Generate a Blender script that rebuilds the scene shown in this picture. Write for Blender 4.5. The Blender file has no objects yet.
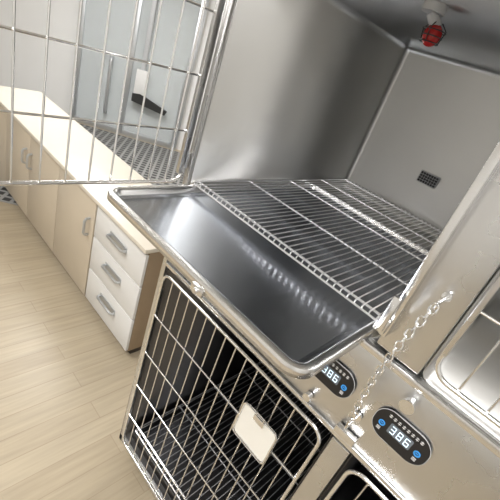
import bpy, bmesh, math, random
from mathutils import Matrix, Vector
random.seed(3)
scn=bpy.context.scene
try: scn.view_settings.view_transform='Standard'
except Exception: pass
# ---------------------------------------------------------------- materials
def new_mat(name):
    m=bpy.data.materials.new(name); m.use_nodes=True
    nt=m.node_tree; b=nt.nodes['Principled BSDF']; return m,nt,b
def plain(name,col,rough=.5,metal=0,noise=.0,scale=20,**kw):
    m,nt,b=new_mat(name)
    b.inputs['Base Color'].default_value=(*col,1); b.inputs['Roughness'].default_value=rough; b.inputs['Metallic'].default_value=metal
    for k,v in kw.items(): b.inputs[k.replace('_',' ')].default_value=v
    if noise>0:
        tc=nt.nodes.new('ShaderNodeTexCoord'); n=nt.nodes.new('ShaderNodeTexNoise'); n.inputs['Scale'].default_value=scale; n.inputs['Detail'].default_value=4
        mx=nt.nodes.new('ShaderNodeMixRGB'); mx.inputs[1].default_value=(*[c*(1-noise) for c in col],1); mx.inputs[2].default_value=(*[min(1,c*(1+noise)) for c in col],1)
        nt.links.new(tc.outputs['Object'],n.inputs['Vector']); nt.links.new(n.outputs['Fac'],mx.inputs[0]); nt.links.new(mx.outputs[0],b.inputs['Base Color'])
    return m
def brushed(name,col,rough,stretch=(1,1,60),var=.12,bump=.02):
    m,nt,b=new_mat(name); b.inputs['Metallic'].default_value=1
    tc=nt.nodes.new('ShaderNodeTexCoord'); mp=nt.nodes.new('ShaderNodeMapping'); mp.inputs['Scale'].default_value=stretch
    n=nt.nodes.new('ShaderNodeTexNoise'); n.inputs['Scale'].default_value=6; n.inputs['Detail'].default_value=5
    n2=nt.nodes.new('ShaderNodeTexNoise'); n2.inputs['Scale'].default_value=3.5; n2.inputs['Detail'].default_value=3
    nt.links.new(tc.outputs['Object'],mp.inputs['Vector']); nt.links.new(mp.outputs[0],n.inputs['Vector']); nt.links.new(tc.outputs['Object'],n2.inputs['Vector'])
    mr=nt.nodes.new('ShaderNodeMapRange'); mr.inputs['To Min'].default_value=rough-.05; mr.inputs['To Max'].default_value=rough+.08
    nt.links.new(n.outputs['Fac'],mr.inputs['Value']); nt.links.new(mr.outputs[0],b.inputs['Roughness'])
    mx=nt.nodes.new('ShaderNodeMixRGB'); mx.inputs[1].default_value=(*[c*(1-var) for c in col],1); mx.inputs[2].default_value=(*[min(1,c*(1+var)) for c in col],1)
    nt.links.new(n2.outputs['Fac'],mx.inputs[0]); nt.links.new(mx.outputs[0],b.inputs['Base Color'])
    if bump>0:
        bp=nt.nodes.new('ShaderNodeBump'); bp.inputs['Strength'].default_value=bump*10; bp.inputs['Distance'].default_value=.0005
        nt.links.new(n.outputs['Fac'],bp.inputs['Height']); nt.links.new(bp.outputs[0],b.inputs['Normal'])
    return m
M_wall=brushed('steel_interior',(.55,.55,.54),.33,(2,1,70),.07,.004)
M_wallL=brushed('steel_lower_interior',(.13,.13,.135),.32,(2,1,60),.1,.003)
M_frame=brushed('steel_frame',(.66,.66,.66),.26,(1,60,1),.08,.006)
M_tray=brushed('steel_tray',(.50,.53,.58),.22,(30,1,30),.08,.004)
M_rim=plain('steel_tray_rim',(.80,.80,.80),.24,1)
M_chrome=plain('chrome_wire',(.86,.86,.86),.18,1)
M_rack=plain('rack_wire',(.88,.88,.90),.28,.85)
M_black=plain('black_plastic',(.012,.012,.014),.3)
M_rubber=plain('black_rubber',(.02,.02,.02),.7)
M_white=plain('white_laminate',(.72,.72,.71),.35,noise=.02)
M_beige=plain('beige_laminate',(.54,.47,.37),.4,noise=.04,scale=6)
M_counter=plain('beige_countertop',(.68,.63,.54),.35,noise=.04,scale=9)
M_card=plain('cream_card',(.85,.83,.77),.5)
M_glassf=plain('aluminium_frame',(.55,.57,.59),.35,.8)
M_wallp=plain('wall_paint',(.80,.80,.79),.6,noise=.02,scale=3)
M_ceil=plain('ceiling_paint',(.85,.85,.85),.7)
M_grey=plain('grey_plastic',(.45,.46,.47),.4)
M_red=plain('red_bulb_glass',(.40,.010,.010),.12)
M_kick=plain('dark_kick',(.035,.028,.022),.7)
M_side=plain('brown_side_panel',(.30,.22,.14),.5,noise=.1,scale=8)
def emis(name,col,s):
    m,nt,b=new_mat(name); b.inputs['Base Color'].default_value=(*col,1); b.inputs['Emission Color'].default_value=(*col,1); b.inputs['Emission Strength'].default_value=s; return m
M_digit=emis('led_digit',(.75,.9,1),.8); M_blue=emis('led_blue',(.04,.25,.6),.35); M_panel=emis('light_panel',(1,.98,.95),9)
M_txt=plain('print_white',(.8,.8,.8),.5)
M_glass,nt,b=new_mat('clear_glass'); b.inputs['Base Color'].default_value=(.88,.92,.93,1); b.inputs['Transmission Weight'].default_value=.6; b.inputs['Roughness'].default_value=.15; b.inputs['IOR'].default_value=1.2
M_floor,nt,b=new_mat('wood_plank_floor'); b.inputs['Roughness'].default_value=.36
tc=nt.nodes.new('ShaderNodeTexCoord'); mp=nt.nodes.new('ShaderNodeMapping'); mp.inputs['Rotation'].default_value=(0,0,math.radians(90))
br=nt.nodes.new('ShaderNodeTexBrick'); br.inputs['Color1'].default_value=(.39,.325,.23,1); br.inputs['Color2'].default_value=(.43,.365,.265,1); br.inputs['Mortar'].default_value=(.33,.27,.19,1)
br.inputs['Scale'].default_value=1; br.inputs['Mortar Size'].default_value=.002; br.inputs['Brick Width'].default_value=1.2; br.inputs['Row Height'].default_value=.12
nz=nt.nodes.new('ShaderNodeTexNoise'); mp2=nt.nodes.new('ShaderNodeMapping'); mp2.inputs['Scale'].default_value=(22,1.5,1); nz.inputs['Scale'].default_value=2; nz.inputs['Detail'].default_value=6
mx=nt.nodes.new('ShaderNodeMixRGB'); mx.blend_type='OVERLAY'; mx.inputs[0].default_value=.25
for a,c in ((tc.outputs['Object'],mp.inputs['Vector']),(mp.outputs[0],br.inputs['Vector']),(tc.outputs['Object'],mp2.inputs['Vector']),(mp2.outputs[0],nz.inputs['Vector']),(br.outputs['Color'],mx.inputs[1]),(nz.outputs['Fac'],mx.inputs[2]),(mx.outputs[0],b.inputs['Base Color'])): nt.links.new(a,c)
M_mat,nt,b=new_mat('perforated_mat'); b.inputs['Roughness'].default_value=.6
tc=nt.nodes.new('ShaderNodeTexCoord'); br=nt.nodes.new('ShaderNodeTexBrick'); br.offset=0
br.inputs['Color1'].default_value=(.03,.03,.03,1); br.inputs['Color2'].default_value=(.04,.04,.04,1); br.inputs['Mortar'].default_value=(.30,.30,.29,1)
br.inputs['Scale'].default_value=1; br.inputs['Mortar Size'].default_value=.018; br.inputs['Mortar Smooth'].default_value=.1; br.inputs['Brick Width'].default_value=.10; br.inputs['Row Height'].default_value=.10
nt.links.new(tc.outputs['Object'],br.inputs['Vector']); nt.links.new(br.outputs['Color'],b.inputs['Base Color'])

# ---------------------------------------------------------------- helpers
def obj_from_bm(bm,name,mats,parent=None,smooth=True,loc=None):
    me=bpy.data.meshes.new(name); bm.normal_update(); bm.to_mesh(me); bm.free()
    o=bpy.data.objects.new(name,me); bpy.context.collection.objects.link(o)
    for m in (mats if isinstance(mats,(list,tuple)) else [mats]): me.materials.append(m)
    if smooth:
        for p in me.polygons: p.use_smooth=True
        try: me.set_sharp_from_angle(angle=math.radians(40))
        except Exception: pass
    if parent: o.parent=parent
    if loc: o.location=loc
    return o
def empty(name,loc=(0,0,0)):
    o=bpy.data.objects.new(name,None); o.empty_display_size=.05; bpy.context.collection.objects.link(o); o.location=loc; return o
def add_box(bm,x0,x1,y0,y1,z0,z1,bev=0,mi=0,seg=2):
    t=bmesh.new(); bmesh.ops.create_cube(t,size=1)
    bmesh.ops.scale(t,vec=(x1-x0,y1-y0,z1-z0),verts=t.verts); bmesh.ops.translate(t,vec=((x0+x1)/2,(y0+y1)/2,(z0+z1)/2),verts=t.verts)
    if bev>0: bmesh.ops.bevel(t,geom=list(t.edges),offset=bev,segments=seg,affect='EDGES',profile=.5)
    for f in t.faces: f.material_index=mi
    me=bpy.data.meshes.new('t'); t.to_mesh(me); t.free(); bm.from_mesh(me); bpy.data.meshes.remove(me)
def box(name,x0,x1,y0,y1,z0,z1,mat,parent=None,bev=.002):
    bm=bmesh.new(); add_box(bm,x0,x1,y0,y1,z0,z1,bev); return obj_from_bm(bm,name,mat,parent)
def tube(bm,pts,r,n=8,closed=False,mi=0,cap=True):
    pts=[Vector(p) for p in pts]; N=len(pts); rings=[]; prev=None
    for i,p in enumerate(pts):
        if closed: t=(pts[(i+1)%N]-pts[(i-1)%N])
        else: t=(pts[min(i+1,N-1)]-pts[max(i-1,0)])
        t.normalize()
        if prev is None:
            a=Vector((0,0,1)) if abs(t.z)<.9 else Vector((1,0,0)); u=t.cross(a).normalized()
        else:
            u=(prev-t*prev.dot(t)).normalized()
        prev=u; v=t.cross(u)
        rings.append([bm.verts.new(p+(u*math.cos(2*math.pi*k/n)+v*math.sin(2*math.pi*k/n))*r) for k in range(n)])
    for i in range(N if closed else N-1):
        A=rings[i];B=rings[(i+1)%N]
        for k in range(n):
            f=bm.faces.new((A[k],A[(k+1)%n],B[(k+1)%n],B[k])); f.material_index=mi
    if cap and not closed:
        for rg in (rings[0][::-1],rings[-1]):
            f=bm.faces.new(rg); f.material_index=mi
def rrect(u0,u1,v0,v1,r,seg=6):
    out=[]
    for cx,cy,a0 in ((u1-r,v1-r,0),(u0+r,v1-r,90),(u0+r,v0+r,180),(u1-r,v0+r,270)):
        for k in range(seg+1):
            a=math.radians(a0+90*k/seg); out.append((cx+r*math.cos(a),cy+r*math.sin(a)))
    return out
def cyl(bm,p0,p1,r,n=20,mi=0): tube(bm,[p0,p1],r,n,mi=mi)

# ---------------------------------------------------------------- room
FZ=-1.55; CZ=1.5
fb=bmesh.new(); add_box(fb,-11,3.5,-4.5,7,FZ-.1,FZ); obj_from_bm(fb,'floor',M_floor,smooth=False)
fb=bmesh.new(); add_box(fb,-11,3.5,-4.5,7,CZ,CZ+.1); obj_from_bm(fb,'ceiling',M_ceil,smooth=False)
box('wall_front',-11,3.5,-4.1,-4.0,FZ,CZ,M_wallp,bev=0)
box('wall_right',3.0,3.1,-4.1,6.1,FZ,CZ,M_wallp,bev=0)
box('wall_back',-2.9,3.1,6.0,6.1,FZ,CZ,M_wallp,bev=0)
U=Vector((.635,.773,0)); P0=Vector((-5.57,2.08,0))
yaw=math.atan2(U.y,U.x)
def wobj(bm,name,mats,parent=None):
    o=obj_from_bm(bm,name,mats)
    if parent: o.parent=parent
    else: o.location=P0; o.rotation_euler=(0,0,yaw)
    return o
bm=bmesh.new(); add_box(bm,-6,5.2,.06,.16,FZ,CZ); wobj(bm,'wall_left',M_wallp)
bm=bmesh.new(); add_box(bm,1.85,5.2,.03,.06,FZ,FZ+.1,.003); wobj(bm,'baseboard_left',M_white)
dr=empty('door_1',P0); dr.rotation_euler=(0,0,yaw)
bm=bmesh.new()
for a,b_ in ((-.08,.0),(.72,.78),(1.62,1.72)): add_box(bm,a,b_,-.03,.05,FZ,.9,.004)
add_box(bm,-.08,1.72,-.03,.05,.86,.92,.004); add_box(bm,0,1.62,-.02,.04,FZ,FZ+.09,.004)
wobj(bm,'door_frame',M_glassf,dr)
bm=bmesh.new(); add_box(bm,0,.72,.0,.012,FZ+.09,.86); add_box(bm,.78,1.62,.0,.012,FZ+.09,.86); wobj(bm,'glass_leaf',M_glass,dr)
bm=bmesh.new()
pts=[(.47,-.02,-.38),(.47,-.07,-.38),(.47,-.10,-.41),(.47,-.105,-.46),(.47,-.105,-1.16),(.47,-.10,-1.21),(.47,-.07,-1.24),(.47,-.02,-1.24)]
tube(bm,pts,.026,10); wobj(bm,'pull_handle',M_glassf,dr)
wb=empty('folding_wall_bracket',P0); wb.rotation_euler=(0,0,yaw)
bm=bmesh.new(); add_box(bm,.92,.99,-.07,-.032,-.9,.7,.006); wobj(bm,'rail',M_grey,wb)
bm=bmesh.new(); add_box(bm,.87,1.04,-.12,-.07,-.80,-.42,.01); wobj(bm,'housing',M_white,wb)
bm=bmesh.new()
vs=[(.86,-.92),(1.42,-1.0),(1.45,-.93),(.98,-.78),(.86,-.80)]
f0=[bm.verts.new((x,-.13,z)) for x,z in vs]; f1=[bm.verts.new((x,-.08,z)) for x,z in vs]
bm.faces.new(f0); bm.faces.new(f1[::-1])
for i in range(5): bm.faces.new((f0[i],f1[i],f1[(i+1)%5],f0[(i+1)%5]))
bmesh.ops.recalc_face_normals(bm,faces=bm.faces); wobj(bm,'arm',M_rubber,wb)
bm=bmesh.new(); add_box(bm,-1.5,2.6,-3.3,-.1,0,.012,.002); o=wobj(bm,'perforated_floor_mat',M_mat); o.location=(P0.x,P0.y,FZ)
for i,(x,y) in enumerate(((-1.2,-1.3),(1.3,-1.6),(-3.4,1.2),(-1.2,3.4),(-4.0,-1.6))):
    bm=bmesh.new(); add_box(bm,x-.6,x+.6,y-.3,y+.3,CZ-.03,CZ-.001,.003); add_box(bm,x-.57,x+.57,y-.27,y+.27,CZ-.034,CZ-.03,0,1)
    obj_from_bm(bm,'ceiling_light_panel',[M_white,M_panel])

# ---------------------------------------------------------------- counter + cabinets
CT=-.70
def handle(bm,x0,x1,y,z,r=.006,out=.03):
    tube(bm,[(x0,y,z),(x0,y-out*.7,z),(x0+.012,y-out,z),(x1-.012,y-out,z),(x1,y-out*.7,z),(x1,y,z)],r,8)
dc=empty('drawer_cabinet')
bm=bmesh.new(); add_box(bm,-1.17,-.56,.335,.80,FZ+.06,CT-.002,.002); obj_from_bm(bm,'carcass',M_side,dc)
bm=bmesh.new(); add_box(bm,-1.15,-.58,.37,.78,FZ,FZ+.06); obj_from_bm(bm,'plinth',M_kick,dc)
zz=[CT-.02,-.955,-1.215,FZ+.065]
for i in range(3):
    bm=bmesh.new(); add_box(bm,-1.168,-.562,.315,.334,zz[i+1]+.004,zz[i]-.004,.003); obj_from_bm(bm,'drawer_front_%d'%(i+1),M_white,dc)
    bm=bmesh.new(); zc=zz[i]-.10; handle(bm,-.96,-.76,.315,zc,.009)
    add_box(bm,-.965,-.755,.310,.3165,zc-.024,zc+.024,.002); obj_from_bm(bm,'handle_%d'%(i+1),M_glassf,dc)
sc=empty('storage_cabinet')
bm=bmesh.new(); add_box(bm,-3.6,-1.18,.335,.80,FZ+.06,CT-.002,.002); obj_from_bm(bm,'carcass',M_beige,sc)
bm=bmesh.new(); add_box(bm,-3.58,-1.19,.37,.78,FZ,FZ+.06); obj_from_bm(bm,'plinth',M_kick,sc)
for i in range(4):
    x1=-1.185-.6*i
    bm=bmesh.new(); add_box(bm,x1-.592,x1,.315,.334,FZ+.065,CT-.02,.003); obj_from_bm(bm,'cabinet_door_%d'%(i+1),M_beige,sc)
    xh=x1-.06 if i%2==0 else x1-.54
    bm=bmesh.new(); tube(bm,[(xh,.315,-.86),(xh,.290,-.865),(xh,.28,-.88),(xh,.28,-.97),(xh,.290,-.985),(xh,.315,-.99)],.010,8); obj_from_bm(bm,'door_handle_%d'%(i+1),M_glassf,sc)
box('countertop',-3.62,-.545,.29,.82,CT,CT+.03,M_counter,bev=.006)

# ---------------------------------------------------------------- cage bank
W=.765; D=1.06; H=.67; X2=.885; XR=1.66; ZL=-1.40; ZLt=-.345
cb=empty('stainless_steel_cage_bank')
def shell(name,x0,x1,y0,y1,z0,z1,mat,r=.022):
    bm=bmesh.new(); bmesh.ops.create_cube(bm,size=1)
    bmesh.ops.scale(bm,vec=(x1-x0,y1-y0,z1-z0),verts=bm.verts); bmesh.ops.translate(bm,vec=((x0+x1)/2,(y0+y1)/2,(z0+z1)/2),verts=bm.verts)
    fr=[f for f in bm.faces if f.normal.y<-.9]; bmesh.ops.delete(bm,geom=fr,context='FACES_ONLY')
    ed=[e for e in bm.edges if len(e.link_faces)==2]
    bmesh.ops.bevel(bm,geom=ed,offset=r,segments=5,affect='EDGES',profile=.5)
    bmesh.ops.reverse_faces(bm,faces=bm.faces)
    o=obj_from_bm(bm,name,mat,cb)
    m=o.modifiers.new('thick','SOLIDIFY'); m.thickness=.004; m.offset=-1
    return o
shell('upper_compartment',0,W,0,D,-.04,H,M_wall)
shell('upper_compartment_right',X2,XR,0,D,-.04,H,M_wall)
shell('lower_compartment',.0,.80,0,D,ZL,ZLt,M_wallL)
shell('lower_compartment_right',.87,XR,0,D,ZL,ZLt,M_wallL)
bm=bmesh.new()
add_box(bm,-.03,-.006,-.012,D+.02,-1.45,.78,.003)
add_box(bm,W+.006,X2-.006,-.012,D,-.036,H+.03,.004)
add_box(bm,.806,.864,-.012,D,-1.42,ZLt-.004,.004)
add_box(bm,XR+.006,XR+.03,-.012,D+.02,-1.45,.78,.003)
add_box(bm,-.03,XR+.03,-.010,D+.02,H+.008,.78,.003)
add_box(bm,-.005,XR+.005,-.010,.30,ZLt+.006,-.046,.006)
add_box(bm,-.03,XR+.03,-.012,D+.02,-1.45,ZL-.006,.003)
add_box(bm,-.03,XR+.03,D+.006,D+.02,-1.45,.78,.002)
obj_from_bm(bm,'outer_frame',M_frame,cb)
bm=bmesh.new()
add_box(bm,-.005,XR+.005,-.018,-.010,-.066,-.046,.003); add_box(bm,-.005,XR+.005,-.018,-.010,ZLt+.006,ZLt+.022,.003)
obj_from_bm(bm,'rail_flanges',M_rim,cb)
bm=bmesh.new(); add_box(bm,.02,XR-.02,.06,D-.05,-1.51,-1.45); obj_from_bm(bm,'plinth',M_kick,cb)
bm=bmesh.new()
for x in (.08,.82,1.58):
    for y in (.1,D-.1): cyl(bm,(x-.014,y,FZ+.03),(x+.014,y,FZ+.03),.03)
obj_from_bm(bm,'castors',M_black,cb)
bm=bmesh.new()
add_box(bm,W+.001,W+.020,-.034,-.010,.0,.62,.004)
add_box(bm,W-.012,W+.016,-.05,-.03,.012,.05,.004)
add_box(bm,W-.006,W+.012,-.056,-.044,.02,.11,.004)
cyl(bm,(.90,-.012,-.10),(.90,-.034,-.10),.012); cyl(bm,(.90,-.034,-.10),(.90,-.040,-.10),.017)
add_box(bm,.80,.86,-.030,-.012,-.315,-.290,.003)
cyl(bm,(.70,-.012,-.30),(.70,-.03,-.30),.012)
obj_from_bm(bm,'latch_hardware',M_rim,cb)
bm=bmesh.new(); add_box(bm,.335,.43,D-.010,D-.004,.160,.215,.003,0)
for i in range(7):
    for j in range(4): add_box(bm,.3405+i*.0125,.3510+i*.0125,D-.012,D-.0095,.1645+j*.012,.1745+j*.012,0,1)
obj_from_bm(bm,'vent_grille',[M_grey,M_black],cb)
bm=bmesh.new(); add_box(bm,.02,.78,.02,D-.04,ZL+.004,ZL+.012,.003)
for a in ((.02,.026,.02,D-.04),(.774,.78,.02,D-.04),(.02,.78,.02,.026)): add_box(bm,a[0],a[1],a[2],a[3],ZL+.01,ZL+.05,.002)
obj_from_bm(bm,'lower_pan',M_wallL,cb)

hl=empty('heat_lamp'); LX,LY=.462,.212
bm=bmesh.new(); cyl(bm,(LX-.02,LY-.01,H-.001),(LX-.02,LY-.01,H-.02),.028,24); cyl(bm,(LX-.02,LY-.01,H-.02),(LX,LY,H-.045),.013,16); obj_from_bm(bm,'socket',M_grey,hl)
bm=bmesh.new(); bmesh.ops.create_uvsphere(bm,u_segments=24,v_segments=14,radius=.022,matrix=Matrix.Translation((LX,LY,H-.062))@Matrix.Diagonal((1,1,1.15,1))); obj_from_bm(bm,'bulb',M_red,hl)
bm=bmesh.new()
for k in range(3):
    rr=.028-.003*k; tube(bm,[(LX+rr*math.cos(a*math.pi/10),LY+rr*math.sin(a*math.pi/10),H-.052-.013*k) for a in range(20)],.0014,6,closed=True)
for q in range(4):
    an=q*math.pi/2; tube(bm,[(LX+.012*math.cos(an),LY+.012*math.sin(an),H-.035),(LX+.029*math.cos(an),LY+.029*math.sin(an),H-.050),(LX+.022*math.cos(an),LY+.022*math.sin(an),H-.080)],.0014,6)
obj_from_bm(bm,'guard',M_black,hl)

# ---------------------------------------------------------------- tray
ty0=-.312; ty1=.72; tx0=.012; tx1=W-.012
prof=[(-.004,-.022),(-.004,-.004),(-.002,.0),(.006,.002),(.014,.0),(.017,-.004),(.022,-.018),(.034,-.022)]
bm=bmesh.new(); rings=[]
for ins,z in prof:
    r=max(.045-ins,.008); rings.append([bm.verts.new((x,y,z)) for x,y in rrect(tx0+ins,tx1-ins,ty0+ins,ty1-ins,r,8)])
for A_,B_ in zip(rings,rings[1:]):
    for k in range(len(A_)): bm.faces.new((A_[k],A_[(k+1)%len(A_)],B_[(k+1)%len(A_)],B_[k]))
for f in bm.faces: f.material_index=1
f=bm.faces.new(rings[-1]); f.material_index=0
bm.faces.ensure_lookup_table(); L=len(rings[0])
for i in range(6*L,7*L): bm.faces[i].material_index=0
bmesh.ops.recalc_face_normals(bm,faces=bm.faces)
tr=empty('steel_drip_tray')
o=obj_from_bm(bm,'pan',[M_tray,M_rim],tr); m=o.modifiers.new('t','SOLIDIFY'); m.thickness=.0015; m.offset=0
bm=bmesh.new(); add_box(bm,.445,.485,ty0-.010,ty0+.002,-.032,-.012,.003); cyl(bm,(.465,ty0-.008,-.022),(.465,ty0-.016,-.022),.007); obj_from_bm(bm,'catch',M_rim,tr)

# ---------------------------------------------------------------- rack
def rack(bm,rx0,rx1,ry0,ry1,rz,n):
    for i in range(n):
        x=rx0+.012+(rx1-rx0-.024)*i/(n-1)
        tube(bm,[(x,ry0,rz-.012),(x,ry0+.002,rz-.003),(x,ry0+.010,rz),(x,ry1-.01,rz),(x,ry1,rz-.004)],.0022,6)
    for y in (ry0+.02,ry0+.27,ry0+.53,ry0+.79,ry1-.02): tube(bm,[(rx0,y,rz-.005),(rx1,y,rz-.005)],.0036,8)
    tube(bm,[(rx0,ry0,rz-.012),(rx1,ry0,rz-.012)],.003,8)
    for x in (rx0,rx1): tube(bm,[(x,ry0,rz-.005),(x,ry1,rz-.005)],.0036,8)
bm=bmesh.new(); rack(bm,.012,W-.012,.004,D-.02,.016,34); obj_from_bm(bm,'wire_floor_rack',M_rack)
bm=bmesh.new(); rack(bm,.03,.77,.03,D-.03,ZL+.065,26); obj_from_bm(bm,'lower_rack',M_rack,cb)

# ---------------------------------------------------------------- wire doors
def wire_door(w,h,nv,hz,rc=.04):
    bm=bmesh.new()
    tube(bm,[(x,0,z) for x,z in rrect(0,w,0,h,rc,8)],.0058,10,closed=True)
    for i in range(1,nv+1):
        x=w*i/(nv+1); tube(bm,[(x,.004,.004),(x,.004,h-.004)],.0027,7)
    for z in hz: tube(bm,[(.003,-.001,z),(w-.003,-.001,z)],.0032,8)
    return bm
d1=empty('wire_cage_door',(-.022,-.030,-.002)); d1.rotation_euler=(0,0,math.radians(-90))
obj_from_bm(wire_door(.75,.66,11,[.17,.335,.50]),'wire_grid',M_chrome,d1)
bm=bmesh.new(); add_box(bm,-.004,.020,-.008,.008,.03,.63,.003)
cyl(bm,(-.008,0,.05),(-.008,0,.10),.008); cyl(bm,(-.008,0,.56),(-.008,0,.61),.008)
obj_from_bm(bm,'hinge_strip',M_frame,d1)
bm=bmesh.new(); add_box(bm,.70,.76,-.02,-.005,.30,.38,.004); obj_from_bm(bm,'latch_plate',M_frame,d1)
def closed_door(name,x0,x1):
    w=x1-x0; h=ZLt-ZL-.02
    e=empty(name,(x0,-.028,ZL+.01))
    obj_from_bm(wire_door(w,h,14,[h*.2,h*.4,h*.6,h*.8]),'wire_grid',M_chrome,e)
    bm=bmesh.new()
    add_box(bm,-.005,.004,-.004,.012,.08,h-.08,.002)
    add_box(bm,w-.03,w+.012,-.012,-.005,h*.5-.05,h*.5+.05,.003); cyl(bm,(w-.01,-.012,h*.5),(w-.01,-.04,h*.5),.009)
    obj_from_bm(bm,'latch_and_hinge',M_frame,e); return e
closed_door('wire_cage_door.001',.018,.79)
closed_door('wire_cage_door.002',.885,XR-.01)
e=empty('wire_cage_door.003',(X2+.01,-.028,.0)); obj_from_bm(wire_door(XR-X2-.02,.64,12,[.17,.33,.5]),'wire_grid',M_chrome,e)
bm=bmesh.new(); add_box(bm,-.006,.006,-.006,.012,.05,.6,.003); obj_from_bm(bm,'hinge_strip',M_frame,e)

ch=empty('cage_card_holder',(.62,-.040,-.545))
bm=bmesh.new()
fr=rrect(-.068,.068,-.068,.068,.014,5)
a=[bm.verts.new((x,-.006,z)) for x,z in fr]; c=[bm.verts.new((x,0,z)) for x,z in fr]
bm.faces.new(a); bm.faces.new(c[::-1])
for i in range(len(a)): bm.faces.new((a[i],c[i],c[(i+1)%len(a)],a[(i+1)%len(a)]))
bmesh.ops.recalc_face_normals(bm,faces=bm.faces); obj_from_bm(bm,'card',M_card,ch)
bm=bmesh.new(); tube(bm,[(x,-.008,z) for x,z in rrect(-.071,.071,-.071,.071,.015,5)],.003,8,closed=True)
add_box(bm,-.022,.022,-.016,-.006,.050,.072,.003)
tube(bm,[(-.015,-.012,.06),(-.015,-.018,.09),(.015,-.018,.09),(.015,-.012,.06)],.002,6); obj_from_bm(bm,'clip_frame',M_chrome,ch)

# ---------------------------------------------------------------- control panels
SEG={'8':'abcdefg','3':'abcdg','6':'acdefg','0':'abcdef','5':'acdfg'}
def ctrl(x,z,idx):
    e=empty('digital_control_panel' if idx==0 else 'digital_control_panel.%03d'%idx,(x,-.012,z)); e.scale=(1.15,1,1.15)
    def plate(name,w,h,y0,y1,r,mat):
        bm=bmesh.new(); fr=rrect(-w/2,w/2,-h/2,h/2,r,8)
        a=[bm.verts.new((q,y0,s)) for q,s in fr]; c=[bm.verts.new((q,y1,s)) for q,s in fr]
        bm.faces.new(a); bm.faces.new(c[::-1])
        for i in range(len(a)): bm.faces.new((a[i],c[i],c[(i+1)%len(a)],a[(i+1)%len(a)]))
        bmesh.ops.recalc_face_normals(bm,faces=bm.faces); return obj_from_bm(bm,name,mat,e,smooth=False)
    plate('bezel',.118,.074,-.006,0,.032,M_black)
    bm=bmesh.new(); tube(bm,[(q,-.005,s) for q,s in rrect(-.059,.059,-.037,.037,.032,8)],.0012,6,closed=True); obj_from_bm(bm,'rim',M_grey,e)
    plate('screen',.050,.026,-.0072,-.006,.003,plain('lcd_%d'%idx,(.16,.19,.22),.15))
    bm=bmesh.new()
    for k,ch_ in enumerate('386'):
        ox=-.0155+k*.0155; w=.0042; h=.0085; t=.0008
        S={'a':(-w,w,h-t,h+t),'d':(-w,w,-h-t,-h+t),'g':(-w,w,-t,t),'f':(-w-t,-w+t,0,h),'b':(w-t,w+t,0,h),'e':(-w-t,-w+t,-h,0),'c':(w-t,w+t,-h,0)}
        for s in SEG[ch_]:
            a_,b_,c_,d_=S[s]; add_box(bm,ox+a_,ox+b_,-.0082,-.0070,c_,d_)
    obj_from_bm(bm,'digits',M_digit,e,smooth=False)
    bm=bmesh.new()
    for bx in (-.040,.040): tube(bm,[(bx+.0055*math.cos(q*math.pi/12),-.0068,-.004+.0055*math.sin(q*math.pi/12)) for q in range(24)],.0016,6,closed=True)
    for bx in (-.040,.040): add_box(bm,bx-.003,bx+.003,-.0072,-.0058,-.005,-.003)
    obj_from_bm(bm,'buttons',M_blue,e)
    bm=bmesh.new()
    for k in range(8):
        ox=-.036+k*.0098; add_box(bm,ox,ox+.006,-.0072,-.0058,.0215,.0225); add_box(bm,ox,ox+.006,-.0072,-.0058,.0255,.0265); add_box(bm,ox+.0025,ox+.0035,-.0072,-.0058,.0200,.0280)
    for k in range(3):
        for ox in (-.045,.037): add_box(bm,ox,ox+.008,-.0072,-.0058,-.0165-.003*k,-.0155-.003*k)
    obj_from_bm(bm,'lettering',M_txt,e,smooth=False)
ctrl(.72,-.19,0); ctrl(.925,-.19,1); ctrl(1.45,-.19,2)

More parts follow.
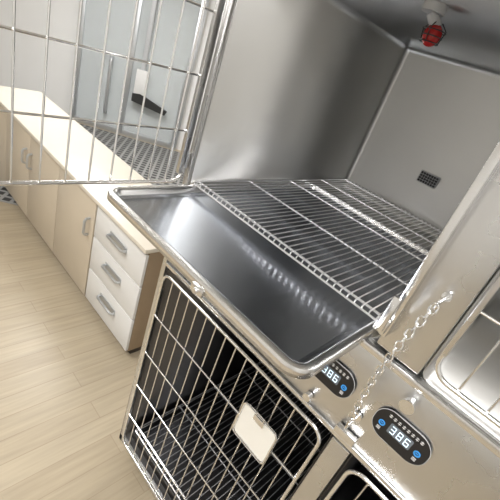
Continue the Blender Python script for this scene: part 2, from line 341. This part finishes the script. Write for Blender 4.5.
# ---------------------------------------------------------------- chain (with its own wall hooks)
A=Vector((.838,-.072,.150)); B=Vector((.828,-.072,-.225))
bm=bmesh.new(); nlk=20
for i in range(nlk):
    t=(i+.5)/nlk; p=A.lerp(B,t); p.x+=-.014*math.sin(math.pi*t)
    L=.0155; w=.0068; rot=i%2
    path=[]
    for k in range(16):
        an=2*math.pi*k/16; cx=w*math.cos(an); cz=L*.55*math.sin(an)+(L*.25 if math.sin(an)>0 else -L*.25)
        path.append(p+(Vector((cx,0,cz)) if rot==0 else Vector((0,cx,cz))))
    tube(bm,path,.0020,6,closed=True)
tube(bm,[A+Vector((0,.059,.004)),A+Vector((0,.005,.006)),A+Vector((0,-.003,.0)),A+Vector((0,.0,-.008))],.003,8)
tube(bm,[B+Vector((0,.059,-.010)),B+Vector((0,.010,-.014)),B+Vector((0,-.003,-.010)),B+Vector((0,-.002,.004))],.003,8)
cyl(bm,A+Vector((0,.0595,.004)),A+Vector((0,.055,.004)),.010); cyl(bm,B+Vector((0,.0595,-.010)),B+Vector((0,.052,-.010)),.012)
obj_from_bm(bm,'latch_chain',M_chrome)

# ---------------------------------------------------------------- lights / world
def area(name,loc,size,e,rot=(0,0,0),col=(1,.985,.97)):
    l=bpy.data.lights.new(name,'AREA'); l.energy=e; l.size=size; l.color=col; o=bpy.data.objects.new(name,l); bpy.context.collection.objects.link(o); o.location=loc; o.rotation_euler=rot; return o
area('lamp_a',(-1.2,-1.3,CZ-.06),1.0,48); area('lamp_b',(1.3,-1.6,CZ-.06),1.0,48); area('lamp_c',(-3.4,1.2,CZ-.06),1.0,65); area('lamp_d',(-1.2,3.4,CZ-.06),1.0,60)
w=bpy.data.worlds.new('w'); scn.world=w; w.use_nodes=True; w.node_tree.nodes['Background'].inputs[0].default_value=(1,.98,.95,1); w.node_tree.nodes['Background'].inputs[1].default_value=.3
# ---------------------------------------------------------------- camera
r1=Vector((.665907,.678885,.309325)); r2=Vector((-.532664,.142359,.834268)); r3=Vector((.522337,-.720311,.456416))
cd=bpy.data.cameras.new('camera'); co=bpy.data.objects.new('camera',cd); bpy.context.collection.objects.link(co)
Mx=Matrix.Identity(4)
for i,c in enumerate((r1,r2,r3)):
    for j in range(3): Mx[j][i]=c[j]
Mx.translation=Vector((.91811,-.81149,.45383)); co.matrix_world=Mx
cd.sensor_width=36; cd.lens=375.56/500*36; cd.clip_start=.01
scn.camera=co
